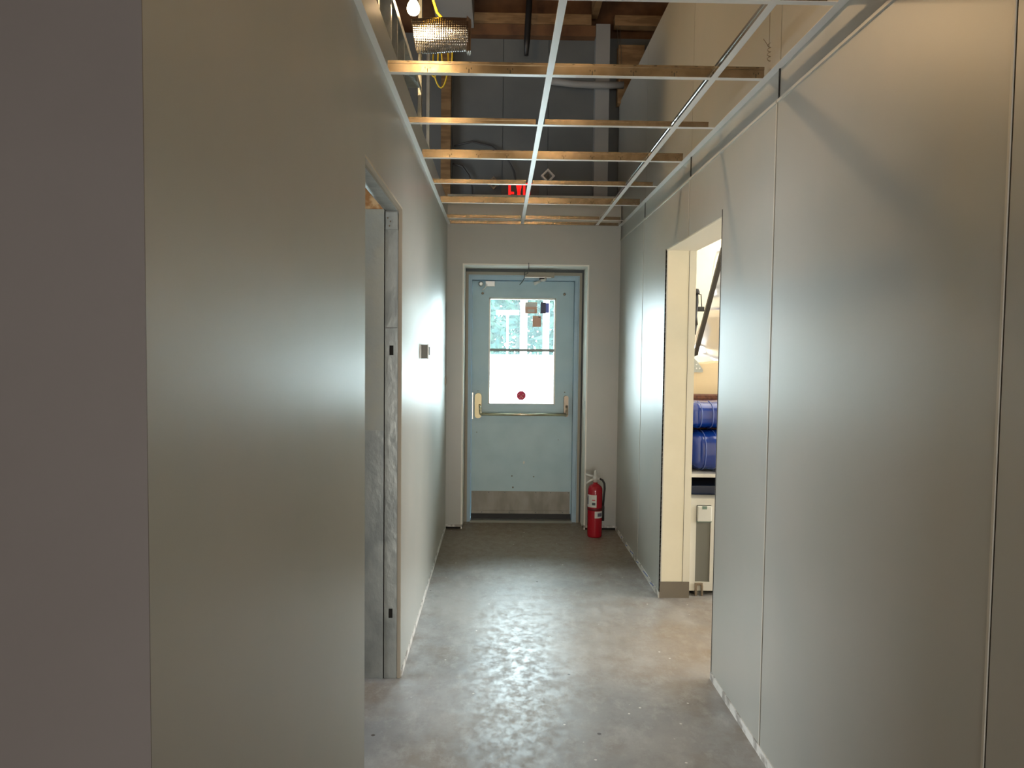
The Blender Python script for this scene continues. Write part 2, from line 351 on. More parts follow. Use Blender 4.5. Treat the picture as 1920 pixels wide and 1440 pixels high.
# baseboards: smeared caulk strips
struct(MB().box(XL - 0.02, XL + 0.004, 3.31, YE, 0.0, 0.032).box(XL - 0.02, XL + 0.004, 0.92, 2.395, 0.0, 0.032).build('baseboard_left', M['caulk']))
struct(MB().box(XR - 0.004, XR + 0.012, -1.2, JY0, 0.0, 0.036).box(XR - 0.004, XR + 0.012, JY1, YE, 0.0, 0.036).build('baseboard_right', M['caulk']))
struct(MB().box(XL, OX0, YE - 0.004, YE + 0.05, 0.018, 0.036).box(OX1, XR, YE - 0.004, YE + 0.05, 0.018, 0.036).build('baseboard_end', M['caulk']))
struct(MB().box(XL, OX0, YE + 0.01, YE + 0.1, 0.0, 0.018).box(OX1, XR, YE + 0.01, YE + 0.1, 0.0, 0.018).build('trim_2', M['gap']))
# panel trims: seam strips and the ledge of the 8 ft panels
for i, y in enumerate(seams):
    t = MB()
    z0 = JZ if JY0 < y < JY1 else 0.036
    t.box(XR - 0.0022, XR, y + 0.002, y + 0.009, z0, 2.392)
    struct(t.build('trim_%d' % (3 + i), M['seam']))
    struct(MB().box(XR + 0.002, XR + 0.0055, y - 0.004, y + 0.004, z0, 2.52).build('trim_%d' % (10 + i), M['gap']))
for i, (a, c) in enumerate(zip(edges[:-1], edges[1:])):
    struct(MB().box(XR - 0.006, XR + 0.008, a + 0.004, c - 0.004, 2.388, 2.398).build('trim_%d' % (20 + i), M['seam']))
# dark joints round the right doorway
struct(MB().box(XR - 0.001, XR + 0.002, JY0 - 0.007, JY0, 0.036, JZ + 0.03).box(XR - 0.001, XR + 0.006, JY1, JY1 + 0.006, 0.036, JZ).build('trim_30', M['gap']))
struct(MB().box(XR + 0.0, XR + 0.012, JY0, JY0 + 0.004, 0.0, JZ).build('trim_31', M['white_trim']))
struct(MB().box(XR + 0.002, 1.167, JY0, JY1, JZ - 0.006, JZ).build('trim_32', M['cream_light']))
struct(MB().box(1.1235, 1.1255, JY1 - 0.001, JY1 + 0.001, 0.1, JZ - 0.006).build('trim_33', M['gap']))
struct(MB().box(XR + 0.003, 1.166, JY1 - 0.006, JY1 - 0.0012, 0.0, 0.10).build('baseboard_doorway', M['cove']))
# blue chalk marks on the caulk strip right
bm_ = MB()
for (y, z, l) in [(4.55, 0.025, 0.10), (4.72, 0.03, 0.16), (5.05, 0.022, 0.08), (5.25, 0.03, 0.12), (5.5, 0.02, 0.07), (5.72, 0.028, 0.06)]:
    bm_.prism([(y, z), (y + l, z - 0.012), (y + l, z - 0.007), (y, z + 0.006)], 'x', XR - 0.0055, XR - 0.0042)
struct(bm_.build('trim_34', M['blue_tape']))

# ------------------------------------------------------------------ left doorway framing
# beige cut edge of the left panel
struct(MB().box(XL - 0.016, XL - 0.0005, 3.299, 3.3048, 0.0, 2.117).box(XL - 0.016, XL - 0.0005, 2.402, 3.30, 2.109, 2.1168).build('trim_35', M['edge']))
def stud_face(x0, x1, y, z0, z1, holes, m, name, parent, lip=0.004):
    b = MB(); zs = [z0]
    for (c, h, wd) in holes: zs += [c - h / 2, c + h / 2]
    zs.append(z1); xc = (x0 + x1) / 2
    for i in range(0, len(zs), 2): b.box(x0, x1, y, y + 0.0015, zs[i], zs[i + 1])
    for (c, h, wd) in holes: b.box(x0, xc - wd / 2, y, y + 0.0015, c - h / 2, c + h / 2).box(xc + wd / 2, x1, y, y + 0.0015, c - h / 2, c + h / 2)
    b.box(x0, x0 + 0.0015, y - lip, y + 0.001, z0, z1).box(x1 - 0.0015, x1, y - lip, y + 0.001, z0, z1)
    return b.build(name, m, parent)
js = empty('jamb_stud', (-0.48, 3.297, 0), 'narrow galvanised steel stud with two black slots, at far side of left doorway', 'metal stud')
stud_face(-0.508, -0.452, 3.297, 0.0, 2.07, [(0.300, 0.043, 0.018), (1.488, 0.043, 0.018)], M['galv'], 'stud_web', js)
for z_ in (0.30, 1.488): MB().box(-0.489, -0.471, 3.3005, 3.3025, z_ - 0.022, z_ + 0.022).build('slot_recess', M['gap'], js)
MB().box(-0.509, -0.451, 3.2915, 3.2955, 2.02, 2.095).box(-0.509, -0.507, 3.2915, 3.2965, 2.02, 2.107).box(-0.453, -0.451, 3.2915, 3.2965, 2.02, 2.107).build('track_clip', M['galv'], js)
for (x, z) in [(-0.498, 2.07), (-0.486, 2.055), (-0.49, 2.035)]: MB().lathe([(0.0035, 0), (0.0035, -0.002), (0.002, -0.003)], (x, 3.2915, z), 10, 'y').build('screw', M['bronze'], js)
MB().box(-0.506, -0.454, 3.2955, 3.2969, 1.585, 1.59).build('splice_line', M['steel'], js)
bs = empty('backing_stud', (-0.56, 3.3, 0), 'wide dull grey-green steel stud with lapped lower piece, left of slotted stud', 'metal stud')
MB().box(-0.62, -0.513, 3.298, 3.3005, 1.12, 2.108).box(-0.515, -0.513, 3.294, 3.2975, 1.12, 2.108).build('upper_web', M['galv_dull'], bs)
MB().box(-0.62, -0.513, 3.295, 3.2985, 0.0, 1.13).box(-0.515, -0.5125, 3.291, 3.2945, 0.0, 1.13).build('lower_web', M['galv'], bs)
struct(MB().box(-0.513, -0.509, 3.300, 3.304, 0.0, 2.11).box(-0.75, -0.60, 3.304, 3.31, 0.0, 2.3).build('trim_36', M['gap']))
ht = empty('header_track', (-0.48, 2.85, 2.1), 'shiny steel track along the head of left doorway', 'metal track')
MB().box(-0.506, -0.4515, 2.41, 3.29, 2.102, 2.1065).build('track_web', M['galv'], ht)
MB().box(-0.4515, -0.450, 2.41, 3.29, 2.097, 2.108).box(-0.508, -0.5065, 2.41, 3.29, 2.097, 2.118).build('track_flange', M['steel'], ht)
ob = MB().box(-0.66, -0.514, 3.290, 3.2955, 2.1085, 2.345)
tag(ob.build('strand_board', M['osb']), 'orange strand board scrap above wide grey stud in left doorway', 'wood board')

# ------------------------------------------------------------------ exit door (door_1)
YD = 6.40
fr = MB()
fr.box(FX0, -0.262, 6.33, 6.47, 0, FZ).box(0.672, FX1, 6.33, 6.47, 0, FZ).box(-0.262, 0.672, 6.33, 6.47, 2.118, FZ)
fro = struct(fr.build('door_1_frame_edge', M['frame_tan']))
fr2 = MB().box(-0.262, -0.240, 6.338, 6.47, 0, 2.118).box(0.640, 0.672, 6.338, 6.47, 0, 2.118).box(-0.240, 0.640, 6.338, 6.47, 2.083, 2.118)
fr2.box(-0.268, -0.262, 6.326, 6.34, 0, 2.124).box(0.672, 0.678, 6.326, 6.34, 0, 2.124).box(-0.262, 0.672, 6.326, 6.34, 2.118, 2.124)
fr2.box(-0.244, -0.2395, 6.332, 6.40, 0, 2.088).box(0.6395, 0.645, 6.332, 6.40, 0, 2.088)
fr2.box(-0.240, -0.222, 6.450, 6.469, 0, 2.083).box(0.622, 0.640, 6.450, 6.469, 0, 2.083).box(-0.222, 0.622, 6.450, 6.469, 2.06, 2.083)
struct(fr2.build('door_1_frame', M['frame']))
door = bpy.data.objects.new('door_1', None); C.collection.objects.link(door); door.location = (0.2, YD, 0); struct(door)
GX0, GX1, GZ0, GZ1 = -0.094, 0.485, 1.018, 1.936
MB().box(-0.237, GX0, YD, YD + 0.045, 0.045, 2.079).box(GX1, 0.638, YD, YD + 0.045, 0.045, 2.079).box(GX0, GX1, YD, YD + 0.045, 0.045, GZ0).box(GX0, GX1, YD, YD + 0.045, GZ1, 2.079).build('door_leaf', M['door'], door)
gf = MB(); t_ = 0.013
gf.box(GX0, GX0 + t_, YD - 0.006, YD + 0.05, GZ0, GZ1, 0.001).box(GX1 - t_, GX1, YD - 0.006, YD + 0.05, GZ0, GZ1, 0.001).box(GX0, GX1, YD - 0.006, YD + 0.05, GZ1 - t_, GZ1, 0.001).box(GX0, GX1, YD - 0.006, YD + 0.05, GZ0, GZ0 + 0.006, 0.001)
gf.build('glazing_bead', M['white_trim'], door)
MB().box(GX0 + 0.01, GX1 - 0.01, YD - 0.002, YD + 0.03, 1.476, 1.498).build('mullion', M['mullion'], door)
MB().box(GX0 + 0.01, GX1 - 0.01, YD + 0.02, YD + 0.024, 1.49, GZ1 - 0.01).build('upper_pane', M['glass'], door)
MB().box(GX0 + 0.01, GX1 - 0.01, YD + 0.02, YD + 0.024, GZ0 + 0.004, 1.48).build('lower_pane', M['glass'], door)
kp = MB().box(-0.231, 0.628, YD - 0.003, YD, 0.087, 0.256).build('kick_plate', M['kick'], door)
for x in (-0.218, -0.08, 0.06, 0.33, 0.46, 0.614): sub(MB().lathe([(0.004, 0), (0.004, -0.0015)], (x, YD - 0.003, 0.246), 10, 'y'), 'screw', M['ink'], kp)
sw = MB().box(-0.231, 0.628, YD - 0.010, YD, 0.060, 0.088, 0.002).build('door_sweep', M['kick'], door)
for x in (-0.14, 0.1, 0.33, 0.565): sub(MB().lathe([(0.004, 0), (0.004, -0.0015)], (x, YD - 0.010, 0.073), 10, 'y'), 'screw', M['ink'], sw)
MB().box(-0.236, 0.637, YD - 0.002, YD + 0.03, 0.0145, 0.060).build('sweep_rubber', M['rubber'], door)
# panic bar
pb = empty('panic_bar', (0.2, YD - 0.04, 0.95), 'brass crash bar across the blue exit door below its window', 'door hardware')
def rounded(x0, x1, z0, z1, y0, y1, r):
    pts = []
    for (cx, cz, a0) in ((x1 - r, z1 - r, 0), (x0 + r, z1 - r, 90), (x0 + r, z0 + r, 180), (x1 - r, z0 + r, 270)):
        for k in range(6): a = math.radians(a0 + k * 18); pts.append((cx + r * math.cos(a), cz + r * math.sin(a)))
    t = MB(); t.prism(pts, 'y', y0, y1); return t
rounded(-0.208, -0.150, 0.897, 1.112, YD - 0.045, YD, 0.026).build('latch_case', M['brass'], pb)
MB().box(-0.234, -0.221, YD - 0.02, YD, 0.885, 1.116, 0.002).build('strike_plate', M['alum'], pb)
rounded(0.562, 0.600, 0.915, 1.098, YD - 0.045, YD, 0.017).build('hinge_case', M['bronze'], pb)
MB().tube([(-0.165, YD - 0.045, 1.01), (-0.163, YD - 0.075, 1.0), (-0.160, YD - 0.085, 0.97), (-0.158, YD - 0.085, 0.935), (-0.15, YD - 0.085, 0.933)], 0.010).build('lever_arm', M['pushbar'], pb)
MB().tube([(0.584, YD - 0.045, 1.01), (0.584, YD - 0.075, 1.0), (0.585, YD - 0.085, 0.97), (0.582, YD - 0.085, 0.94), (0.575, YD - 0.085, 0.935)], 0.010).build('lever_arm', M['bronze'], pb)
bar = MB().tube([(-0.155, YD - 0.085, 0.934), (0.582, YD - 0.085, 0.936)], 0.0125, 16).build('push_tube', M['pushbar'], pb)
# bracket top left, alarm switch box top right
hw = empty('door_bracket', (-0.12, YD, 2.05), 'small two-piece metal bracket with dangling wire at top left corner of blue door', 'door hardware')
MB().box(-0.125, -0.045, YD - 0.03, YD, 2.03, 2.077, 0.003).build('bracket_body', M['alum'], hw)
MB().lathe([(0.022, 0), (0.022, -0.025), (0.012, -0.03)], (-0.165, YD, 2.052), 16, 'y').build('bracket_boss', M['alum'], hw)
MB().tube([(-0.118, YD - 0.02, 2.07), (-0.112, YD - 0.03, 2.045), (-0.13, YD - 0.03, 2.015), (-0.155, YD - 0.02, 1.995)], 0.004, 8).build('wire', M['white_trim'], hw)
for i, (x, z) in enumerate([(-0.150, 1.972), (0.556, 1.972)]):
    k = MB().lathe([(0.011, 0), (0.011, -0.008), (0.005, -0.010)], (x, YD, z), 14, 'y').build('door_bolt', M['bronze'])
    tag(k, ['round bronze bolt head left of the door window top', 'round bronze bolt head right of the door window top'][i], 'bolt', 'bolt heads in the blue door')
cl = empty('door_closer', (0.33, 6.33, 2.12), 'tan metal closer box with broken arm on the door frame head', 'door closer')
MB().box(0.212, 0.458, 6.285, 6.326, 2.105, 2.148, 0.004).build('closer_body', M['frame_tan'], cl)
MB().box(0.205, 0.43, 6.27, 6.30, 2.098, 2.106).build('mounting_plate', M['alum'], cl)
MB().tube([(0.385, 6.28, 2.10), (0.375, 6.26, 2.078), (0.34, 6.26, 2.075)], 0.012, 8).tube([(0.335, 6.26, 2.068), (0.285, 6.26, 2.045)], 0.012, 8).build('broken_arm', M['valve'], cl)
MB().box(0.33, 0.39, 6.262, 6.284, 2.083, 2.098).build('arm_joint', M['black'], cl)
wi = MB().tube([(0.232, 6.075, 2.20), (0.233, 6.07, 2.165), (0.228, 6.15, 2.125), (0.21, 6.24, 2.12)], 0.0025, 8).tube([(0.203, 6.24, 2.14), (0.202, 6.24, 2.09), (0.185, 6.25, 2.06), (0.165, 6.26, 2.038)], 0.003, 8)
tag(wi.build('loose_wire', M['cable']), 'loose thin wire hanging over the door head above closer box', 'wire')
# threshold and floor gap
th = MB(); th.prism([(6.30, 0), (6.33, 0.014), (6.46, 0.014), (6.48, 0)], 'x', -0.24, 0.64); tag(th.build('threshold', M['alum']), 'grey metal threshold under the blue exit door', 'threshold')
# stickers
def sticker(x0, x1, z0, z1, m, label, name='window_sticker', y=YD + 0.0185, extra=None, tilt=0):
    r = empty(name, ((x0 + x1) / 2, y, z0), label, 'sticker')
    MB().box(x0, x1, y, y + 0.0012, z0, z1).build('sheet', m, r)
    if extra: extra(r, y)
    return r
sticker(0.218, 0.322, 1.806, 1.902, M['paper_tan'], 'wide tan notice on the door window, beside white post', extra=lambda r, y: MB().box(0.222, 0.318, y - 0.0006, y, 1.862, 1.898).box(0.24, 0.30, y - 0.0006, y, 1.815, 1.84).build('print_band', M['label'], r))
sticker(0.285, 0.358, 1.690, 1.784, M['paper_tan'], 'tan notice lowest of those on the upper window pane', extra=lambda r, y: MB().box(0.335, 0.352, y - 0.0006, y, 1.770, 1.779).build('print_mark', M['ink'], r))
sticker(0.352, 0.398, 1.806, 1.902, M['paper_grey'], 'dark grey and blue notice at upper right of the door window', extra=lambda r, y: MB().box(0.398, 0.426, y, y + 0.001, 1.812, 1.897).build('blue_half', M['paper_blue'], r))
st = empty('window_decal', (0.193, YD + 0.017, 1.06), 'red octagonal decal low on the white lower window pane', 'sticker')
a0 = math.radians(22.5); MB().prism([(0.193 + 0.042 * math.cos(a0 + k * math.pi / 4), 1.092 + 0.042 * math.sin(a0 + k * math.pi / 4)) for k in range(8)], 'y', YD + 0.0175, YD + 0.019).build('octagon', M['paper_red'], st)
db = MB()
for (x, z) in [(-0.02, 0.01), (0.0, -0.005), (0.018, 0.008), (-0.01, -0.02), (0.012, -0.018)]: db.box(0.193 + x - 0.006, 0.193 + x + 0.005, YD + 0.0168, YD + 0.0174, 1.092 + z - 0.004, 1.092 + z + 0.004)
db.build('print', M['paper_tan'], st)
chip = MB(); chip.prism([(0.215, 0.500), (0.225, 0.495), (0.231, 0.508), (0.226, 0.525), (0.217, 0.518)], 'y', YD - 0.001, YD); chip.build('paint_chip', M['label'], door)
for (x, z, r) in [(-0.19, 0.77, .005), (-0.187, 1.13, .004), (-0.176, 1.13, .004), (0.57, 1.125, .006), (0.13, 0.29, .008), (0.12, 0.39, .007), (0.31, 0.385, .006), (0.52, .71, .004)]:
    MB().lathe([(r, 0), (r, -0.0008)], (x, YD, z), 8, 'y').build('scuff_mark', M['cab_dark'], door)

# ------------------------------------------------------------------ fire extinguisher
ex = (0.778, 5.86, 0.0)
fe = empty('fire_extinguisher', ex, 'red fire extinguisher with white levers standing on floor by the door', 'fire extinguisher')
R = 0.059
cy = MB().lathe([(0.050, 0), (0.058, 0.006), (R, 0.02), (R, 0.37), (0.057, 0.392), (0.048, 0.41), (0.03, 0.424), (0.018, 0.43), (0.018, 0.44)], ex, 40).build('cylinder', M['red'], fe)
sub(MB().lathe([(R, 0.218), (R + 0.0022, 0.22), (R + 0.0022, 0.236), (R, 0.238)], ex, 40), 'strap_band', M['red_dark'], cy)
def curved(a0, a1, z0, z1, r):
    b = MB(); n = 10
    for i in range(n):
        p, q = [math.radians(a0 + (a1 - a0) * (i + j) / n) for j in (0, 1)]
        b.quad((ex[0] + r * math.cos(p), ex[1] + r * math.sin(p), z0), (ex[0] + r * math.cos(q), ex[1] + r * math.sin(q), z0), (ex[0] + r * math.cos(q), ex[1] + r * math.sin(q), z1), (ex[0] + r * math.cos(p), ex[1] + r * math.sin(p), z1))
    return b
lb = sub(curved(178, 275, 0.245, 0.345, R + 0.0008), 'label', M['label'], cy); lb.name = 'instruction_label'
sub(curved(240, 266, 0.264, 0.285, R + 0.0014), 'print', M['ink'], cy)
sub(curved(240, 264, 0.300, 0.308, R + 0.0014), 'print', M['inkred'], cy)
sub(curved(186, 205, 0.265, 0.335, R + 0.0014), 'print', M['paper_grey'], cy)
sub(curved(262, 340, 0.160, 0.214, R + 0.0008), 'inspection_label', M['label'], cy)
sub(curved(285, 325, 0.172, 0.200, R + 0.0014), 'print', M['paper_grey'], cy)
MB().lathe([(0.016, 0.435), (0.016, 0.46), (0.021, 0.465), (0.021, 0.488), (0.012, 0.495), (0.012, 0.525), (0.006, 0.535)], ex, 20).tube([(0.778, 5.86, 0.47), (0.812, 5.855, 0.468)], [0.011, 0.009], 12).build('valve', M['valve'], fe)
MB().tube([(0.770, 5.86, 0.487), (0.735, 5.86, 0.492), (0.70, 5.86, 0.502)], [0.011, 0.009, 0.010], 10).build('upper_lever', M['valve'], fe)
MB().tube([(0.770, 5.86, 0.468), (0.745, 5.86, 0.456), (0.705, 5.86, 0.428)], [0.010, 0.008, 0.007], 10).build('carry_handle', M['valve'], fe)
MB().tube([(0.766, 5.845, 0.52), (0.758, 5.84, 0.50), (0.764, 5.835, 0.488)], 0.0015, 6).build('safety_pin', M['alum'], fe)
MB().tube([(0.812, 5.855, 0.468), (0.835, 5.85, 0.458), (0.850, 5.85, 0.43), (0.853, 5.85, 0.39), (0.848, 5.85, 0.33), (0.843, 5.85, 0.25)], 0.0085, 12).build('hose', M['rubber'], fe)
MB().tube([(0.843, 5.85, 0.255), (0.842, 5.85, 0.24), (0.842, 5.85, 0.13)], [0.009, 0.012, 0.012], 12).build('nozzle', M['rubber'], fe)

# ------------------------------------------------------------------ switch box on the left wall
bx = empty('wall_box', (XL, 4.20, 1.44), 'small metal wiring box sticking out of the left wall', 'electrical box')
MB().box(XL, XL + 0.034, 4.12, 4.23, 1.440, 1.518, 0.002).build('box_body', M['cab_dark'], bx)
MB().box(XL + 0.034, XL + 0.039, 4.118, 4.232, 1.437, 1.521, 0.001).build('face_plate', M['label'], bx)
MB().box(XL + 0.039, XL + 0.044, 4.15, 4.20, 1.46, 1.505, 0.001).build('device', M['cab_dark'], bx)
MB().box(XL - 0.0002, XL + 0.002, 4.085, 4.117, 1.444, 1.512, 0.0).build('mounting_ear', M['alum'], bx)
tb = MB().box(XL, XL + 0.006, 5.95, 6.0, 1.20, 1.27, 0.001)
tag(tb.build('blank_plate', M['bronze']), 'tiny dark plate at the far end of the left wall', 'wall plate')

# ------------------------------------------------------------------ ceiling grid
def tee_bm_x(x0, x1, y, h):   # runs along x
    fl = MB().box(x0, x1, y - 0.012, y + 0.012, ZC, ZC + 0.0012, 0.0)
    wb = MB().box(x0, x1, y - 0.0010, y + 0.0010, ZC + 0.0012, ZC + h - 0.010).box(x0, x1, y - 0.0032, y + 0.0032, ZC + h - 0.010, ZC + h)
    return fl, wb
def tee_slots_x(x0, x1, y, h, part):
    x = x0 + 0.07; k = 0
    while x < x1 - 0.02:
        sub(MB().box(x, x + 0.010, y - 0.0037, y - 0.0031, ZC + h - 0.004, ZC + h - 0.0025), 'top_notch', M['gap'], part)
        if k % 2 == 1:
            sub(MB().box(x - 0.0012, x + 0.0012, y - 0.0016, y - 0.001, ZC + 0.006, ZC + 0.020), 'web_slot', M['gap'], part)
            for q_ in (-0.009, 0.009): sub(MB().box(x + q_ - 0.001, x + q_ + 0.001, y - 0.0016, y - 0.001, ZC + 0.019, ZC + 0.025), 'punched_hole', M['gap'], part)
        x += 0.0762; k += 1
ords = ['nearest', 'second nearest', 'third nearest', 'fourth nearest', 'fifth nearest', 'farthest']
X1, X2 = 0.1735, 0.783
teeY = [2.787 - 0.6096 * 1, 2.787, 3.397, 4.006, 4.616, 5.225, 5.835]
cnt = 0
for i, y in enumerate(teeY):
    if i == 0: lab = 'cross tee of the ceiling grid right at the top edge of the picture'
    else: lab = '%s full cross tee of the bare ceiling grid, %s' % (ords[i - 1] if i < 6 else 'farthest', 'tall and slotted' if i % 2 else 'low and plain')
    tall = i % 2 == 1
    h = 0.046 if tall else 0.028
    r = empty('cross_tee', (0.27, y, ZC), lab, 'ceiling grid bar', 'cross tees of the ceiling grid')
    fl, wb = tee_bm_x(XL + 0.012, XR - 0.01, y, h)
    if not tall:
        wb = MB()
        for (a, c) in ((XL + 0.012, X1 - 0.02), (X1 + 0.02, X2 - 0.012), (X2 + 0.012, XR - 0.045)):
            wb.box(a, c, y - 0.001, y + 0.001, ZC + 0.0012, ZC + h - 0.008).box(a, c, y - 0.003, y + 0.003, ZC + h - 0.008, ZC + h)
    f_ = fl.build('flange', M['tee_white'], r); w_ = wb.build('web', M['tee_web'], r)
    if tall and i > 0: tee_slots_x(XL + 0.012, XR - 0.02, y, h, w_)
for x, lab in ((X1, 'long white main runner down the middle of the ceiling grid'), (X2, 'long main runner of the ceiling grid nearest the right wall')):
    r = empty('main_runner', (x, 3.5, ZC), lab, 'ceiling grid bar', 'main runners of the ceiling grid')
    y0, y1 = 1.4, YE - 0.002
    MB().box(x - 0.012, x + 0.012, y0, y1, ZC - 0.0012, ZC - 0.0001).build('flange', M['tee_white'], r)
    wb = MB()
    for k in range(8):
        a = 1.4 + k * 0.6096 if k else 1.4
    ys = [y0] + teeY[:] + [y1]
    for a, c in zip(ys[:-1], ys[1:]):
        wb.box(x - 0.0011, x + 0.0011, a + 0.005, c - 0.005, ZC + 0.001, ZC + 0.028).box(x - 0.0032, x + 0.0032, a + 0.005, c - 0.005, ZC + 0.028, ZC + 0.038)
    wb.build('web', M['steel'], r)
# wall angles
for x0, x1, xx, lab in ((XL, XL + 0.022, XL, 'white wall angle where ceiling grid meets the left wall'), (XR - 0.022, XR + 0.006, XR + 0.0055, 'white wall angle where ceiling grid meets the right wall')):
    r = empty('wall_angle', (xx, 3.5, ZC), lab, 'ceiling grid bar', 'wall angles of the ceiling grid')
    MB().box(x0, x1, 1.2, YE - 0.001, ZC - 0.0028, ZC - 0.0014).build('flange', M['tee_white'], r)
    a = xx if x0 == XL else xx - 0.0015
    MB().box(a, a + 0.0015, 1.2, YE - 0.001, ZC - 0.001, ZC + 0.024).build('leg', M['tee_white'], r)
r = empty('wall_angle', (0.27, YE, ZC), 'wall angle across the end wall above the blue door', 'ceiling grid bar', 'wall angles of the ceiling grid')
MB().box(XL + 0.0221, XR - 0.0221, YE - 0.022, YE - 0.0005, ZC - 0.0028, ZC - 0.0014).build('flange', M['tee_web'], r)
MB().box(XL + 0.0221, XR - 0.0221, YE - 0.0015, YE - 0.0002, ZC - 0.001, ZC + 0.024).build('leg', M['tee_web'], r)
# hanger wire twist by the right wall angle
hwm = MB(); pts = [(0.955, 2.69, ZC + 0.03)]
for k in range(24): pts.append((0.955 + 0.006 * math.cos(k * 1.1), 2.69 + 0.006 * math.sin(k * 1.1), ZC + 0.032 + k * 0.0028))
hwm.tube(pts, 0.0012, 6).tube([(0.955, 2.69, ZC + 0.08), (0.93, 2.68, ZC + 0.105)], 0.0012, 6).tube([(0.955, 2.69, ZC + 0.08), (0.957, 2.69, 3.56)], 0.001, 6)
tag(hwm.build('hanger_wire', M['bronze']), 'twisted thin hanger wire beside the right wall above the grid', 'wire')

# ------------------------------------------------------------------ plenum: left side studs, bulb, foil, cords
tr = MB().box(-0.545, -0.450, 1.0, 4.2, 2.945, 2.9465).box(-0.4515, -0.450, 1.0, 4.2, 2.915, 2.945).box(-0.545, -0.5435, 1.0, 4.2, 2.915, 2.945)
tag(tr.build('top_track', M['galv']), 'horizontal steel track on top of the short studs above left wall', 'metal track')
plab = ['just left of picture centre top', '', '']
studs = [(3.06, 'short steel stud above left wall, nearest of the three bright-edged ones'), (3.24, 'short steel stud above left wall, middle of the three bright-edged ones'),
         (3.47, 'short steel stud above left wall, just below the glowing bulb'), (4.25, 'tall thin steel stud seen between first and second cross tees at left'),
         (4.72, 'thin steel stud seen behind second cross tee at far left'), (2.75, 'short steel stud above left wall at the very top of picture')]
for y, lab in studs:
    top = 2.944 if y < 4 else 3.5
    xa = -0.54 if y < 4 else -0.476
    b = MB().box(xa, -0.4535, y, y + 0.0015, 2.69, top).box(-0.455, -0.4535, y, y + 0.036, 2.69, top).box(xa, xa + 0.0015, y, y + 0.036, 2.69, top)
    tag(b.build('steel_stud', M['galv']), lab, 'metal stud', 'short studs above the left wall')
bl = empty('light_bulb', BULB, 'glowing bare bulb hanging above the ceiling grid at left', 'light bulb')
# bulb glass surrounds the lamp light; it gives off the light itself
prof = [(0.011, 0.058), (0.013, 0.045), (0.020, 0.032), (0.029, 0.014), (0.032, -0.002), (0.029, -0.017), (0.020, -0.028), (0.008, -0.033)]
gb = MB().lathe(prof, BULB, 24).build('glass_globe', M['bulb'], bl)
MB().lathe([(0.013, 0.059), (0.015, 0.06), (0.020, 0.07), (0.020, 0.11), (0.008, 0.12)], BULB, 20).build('socket', M['yellow'], bl)
cd = MB().tube([(BULB[0], BULB[1], BULB[2] + 0.128), (-0.42, 3.74, 3.32), (-0.36, 3.76, 3.34), (-0.37, 3.84, 3.31), (-0.345, 3.95, 3.25), (-0.30, 3.98, 3.21), (-0.26, 4.05, 3.19), (-0.25, 4.3, 3.2), (-0.33, 4.7, 3.35)], 0.007, 8)
tag(cd.build('lamp_cord', M['yellow']), 'yellow cord running from the bulb behind the foil wrap', 'cord')
lp = MB()
for (cx, rx, zt, zb, yy) in ((-0.455, 0.030, 3.56, 3.30, 5.0), (-0.41, 0.05, 3.58, 3.24, 5.03), (-0.365, 0.035, 3.55, 3.32, 4.98)):
    p = []
    for k in range(25):
        a = k * math.tau / 24; p.append((cx + rx * math.sin(a), yy + 0.02 * math.cos(a * 2), (zt + zb) / 2 + (zt - zb) / 2 * math.cos(a)))
    lp.tube(p, 0.0055, 8, False)
tag(lp.build('cord_coil', M['yellow']), 'hanging loops of yellow extension cord under the foil wrap', 'cord')
# foil wrapped duct piece: half rolled sheet
fo = empty('foil_wrap', (-0.33, 3.84, 3.06), 'shiny bubble foil wrap beside the glowing bulb', 'insulation')
t = bmesh.new(); nu, nv = 60, 40; grid = []
for i in range(nu + 1):
    row = []
    u = i / nu; x = -0.478 + u * 0.30
    for j in range(nv + 1):
        a = math.radians(250 - 230 * j / nv)
        rz = 0.088; ry = 0.055
        wob = 0.003 * math.sin(u * 5 + j * 0.15)
        zc = 3.115 + 0.012 * u; z = zc + (rz + wob) * -math.cos(math.radians(180 * j / nv)) * 1.0
        y = 3.93 - (ry + wob) * math.sin(math.radians(180 * j / nv))
        row.append(t.verts.new((x + 0.03 * (1 - j / nv) * (1 - u) * 1.2, y, z)))
    grid.append(row)
for i in range(nu):
    for j in range(nv): t.faces.new((grid[i][j], grid[i + 1][j], grid[i + 1][j + 1], grid[i][j + 1])).smooth = True
fb = MB(); fb._add(t); f1 = fb.build('foil_sheet', M['foil'], fo)
md = f1.modifiers.new('s', 'SOLIDIFY'); md.thickness = 0.003
fm = MB()
for k in range(5): fm.box(-0.186 + k * 0.004, -0.182 + k * 0.0045, 3.885, 3.93, 3.03 - 0.008 * (k % 2), 3.205 - 0.004 * k)
fm.build('crimped_end', M['steel'], fo)

# wood framing and objects at the outer wall
def wood(name, x0, x1, y0, y1, z0, z1, lab, cat='wood framing', m='wood'):
    return tag(MB().box(x0, x1, y0, y1, z0, z1, 0.002).build(name, M[m]), lab, cat)
wood('wood_stud', -0.508, -0.426, 6.27, 6.355, 2.76, 4.6, 'tall brown wooden post in the gap at left of the grey plenum panels')
wood('ceiling_beam', -0.55, 0.735, 6.26, 6.355, 4.19, 4.275, 'pale wooden beam across the top of the dark plenum wall', 'beam')
wood('ceiling_beam', 0.93, 1.6, 6.26, 6.355, 4.19, 4.275, 'short wooden beam at top right, beyond the sloping wall edge', 'beam')
wood('ledger_board', -0.424, 0.773, 6.27, 6.358, 4.10, 4.188, 'dark board right under the pale plenum beam', 'beam', 'wood_dark')
wood('roof_joist', 0.745, 0.795, 4.2, 6.36, 4.28, 4.45, 'narrow brown joist running up from the grey post', 'joist')
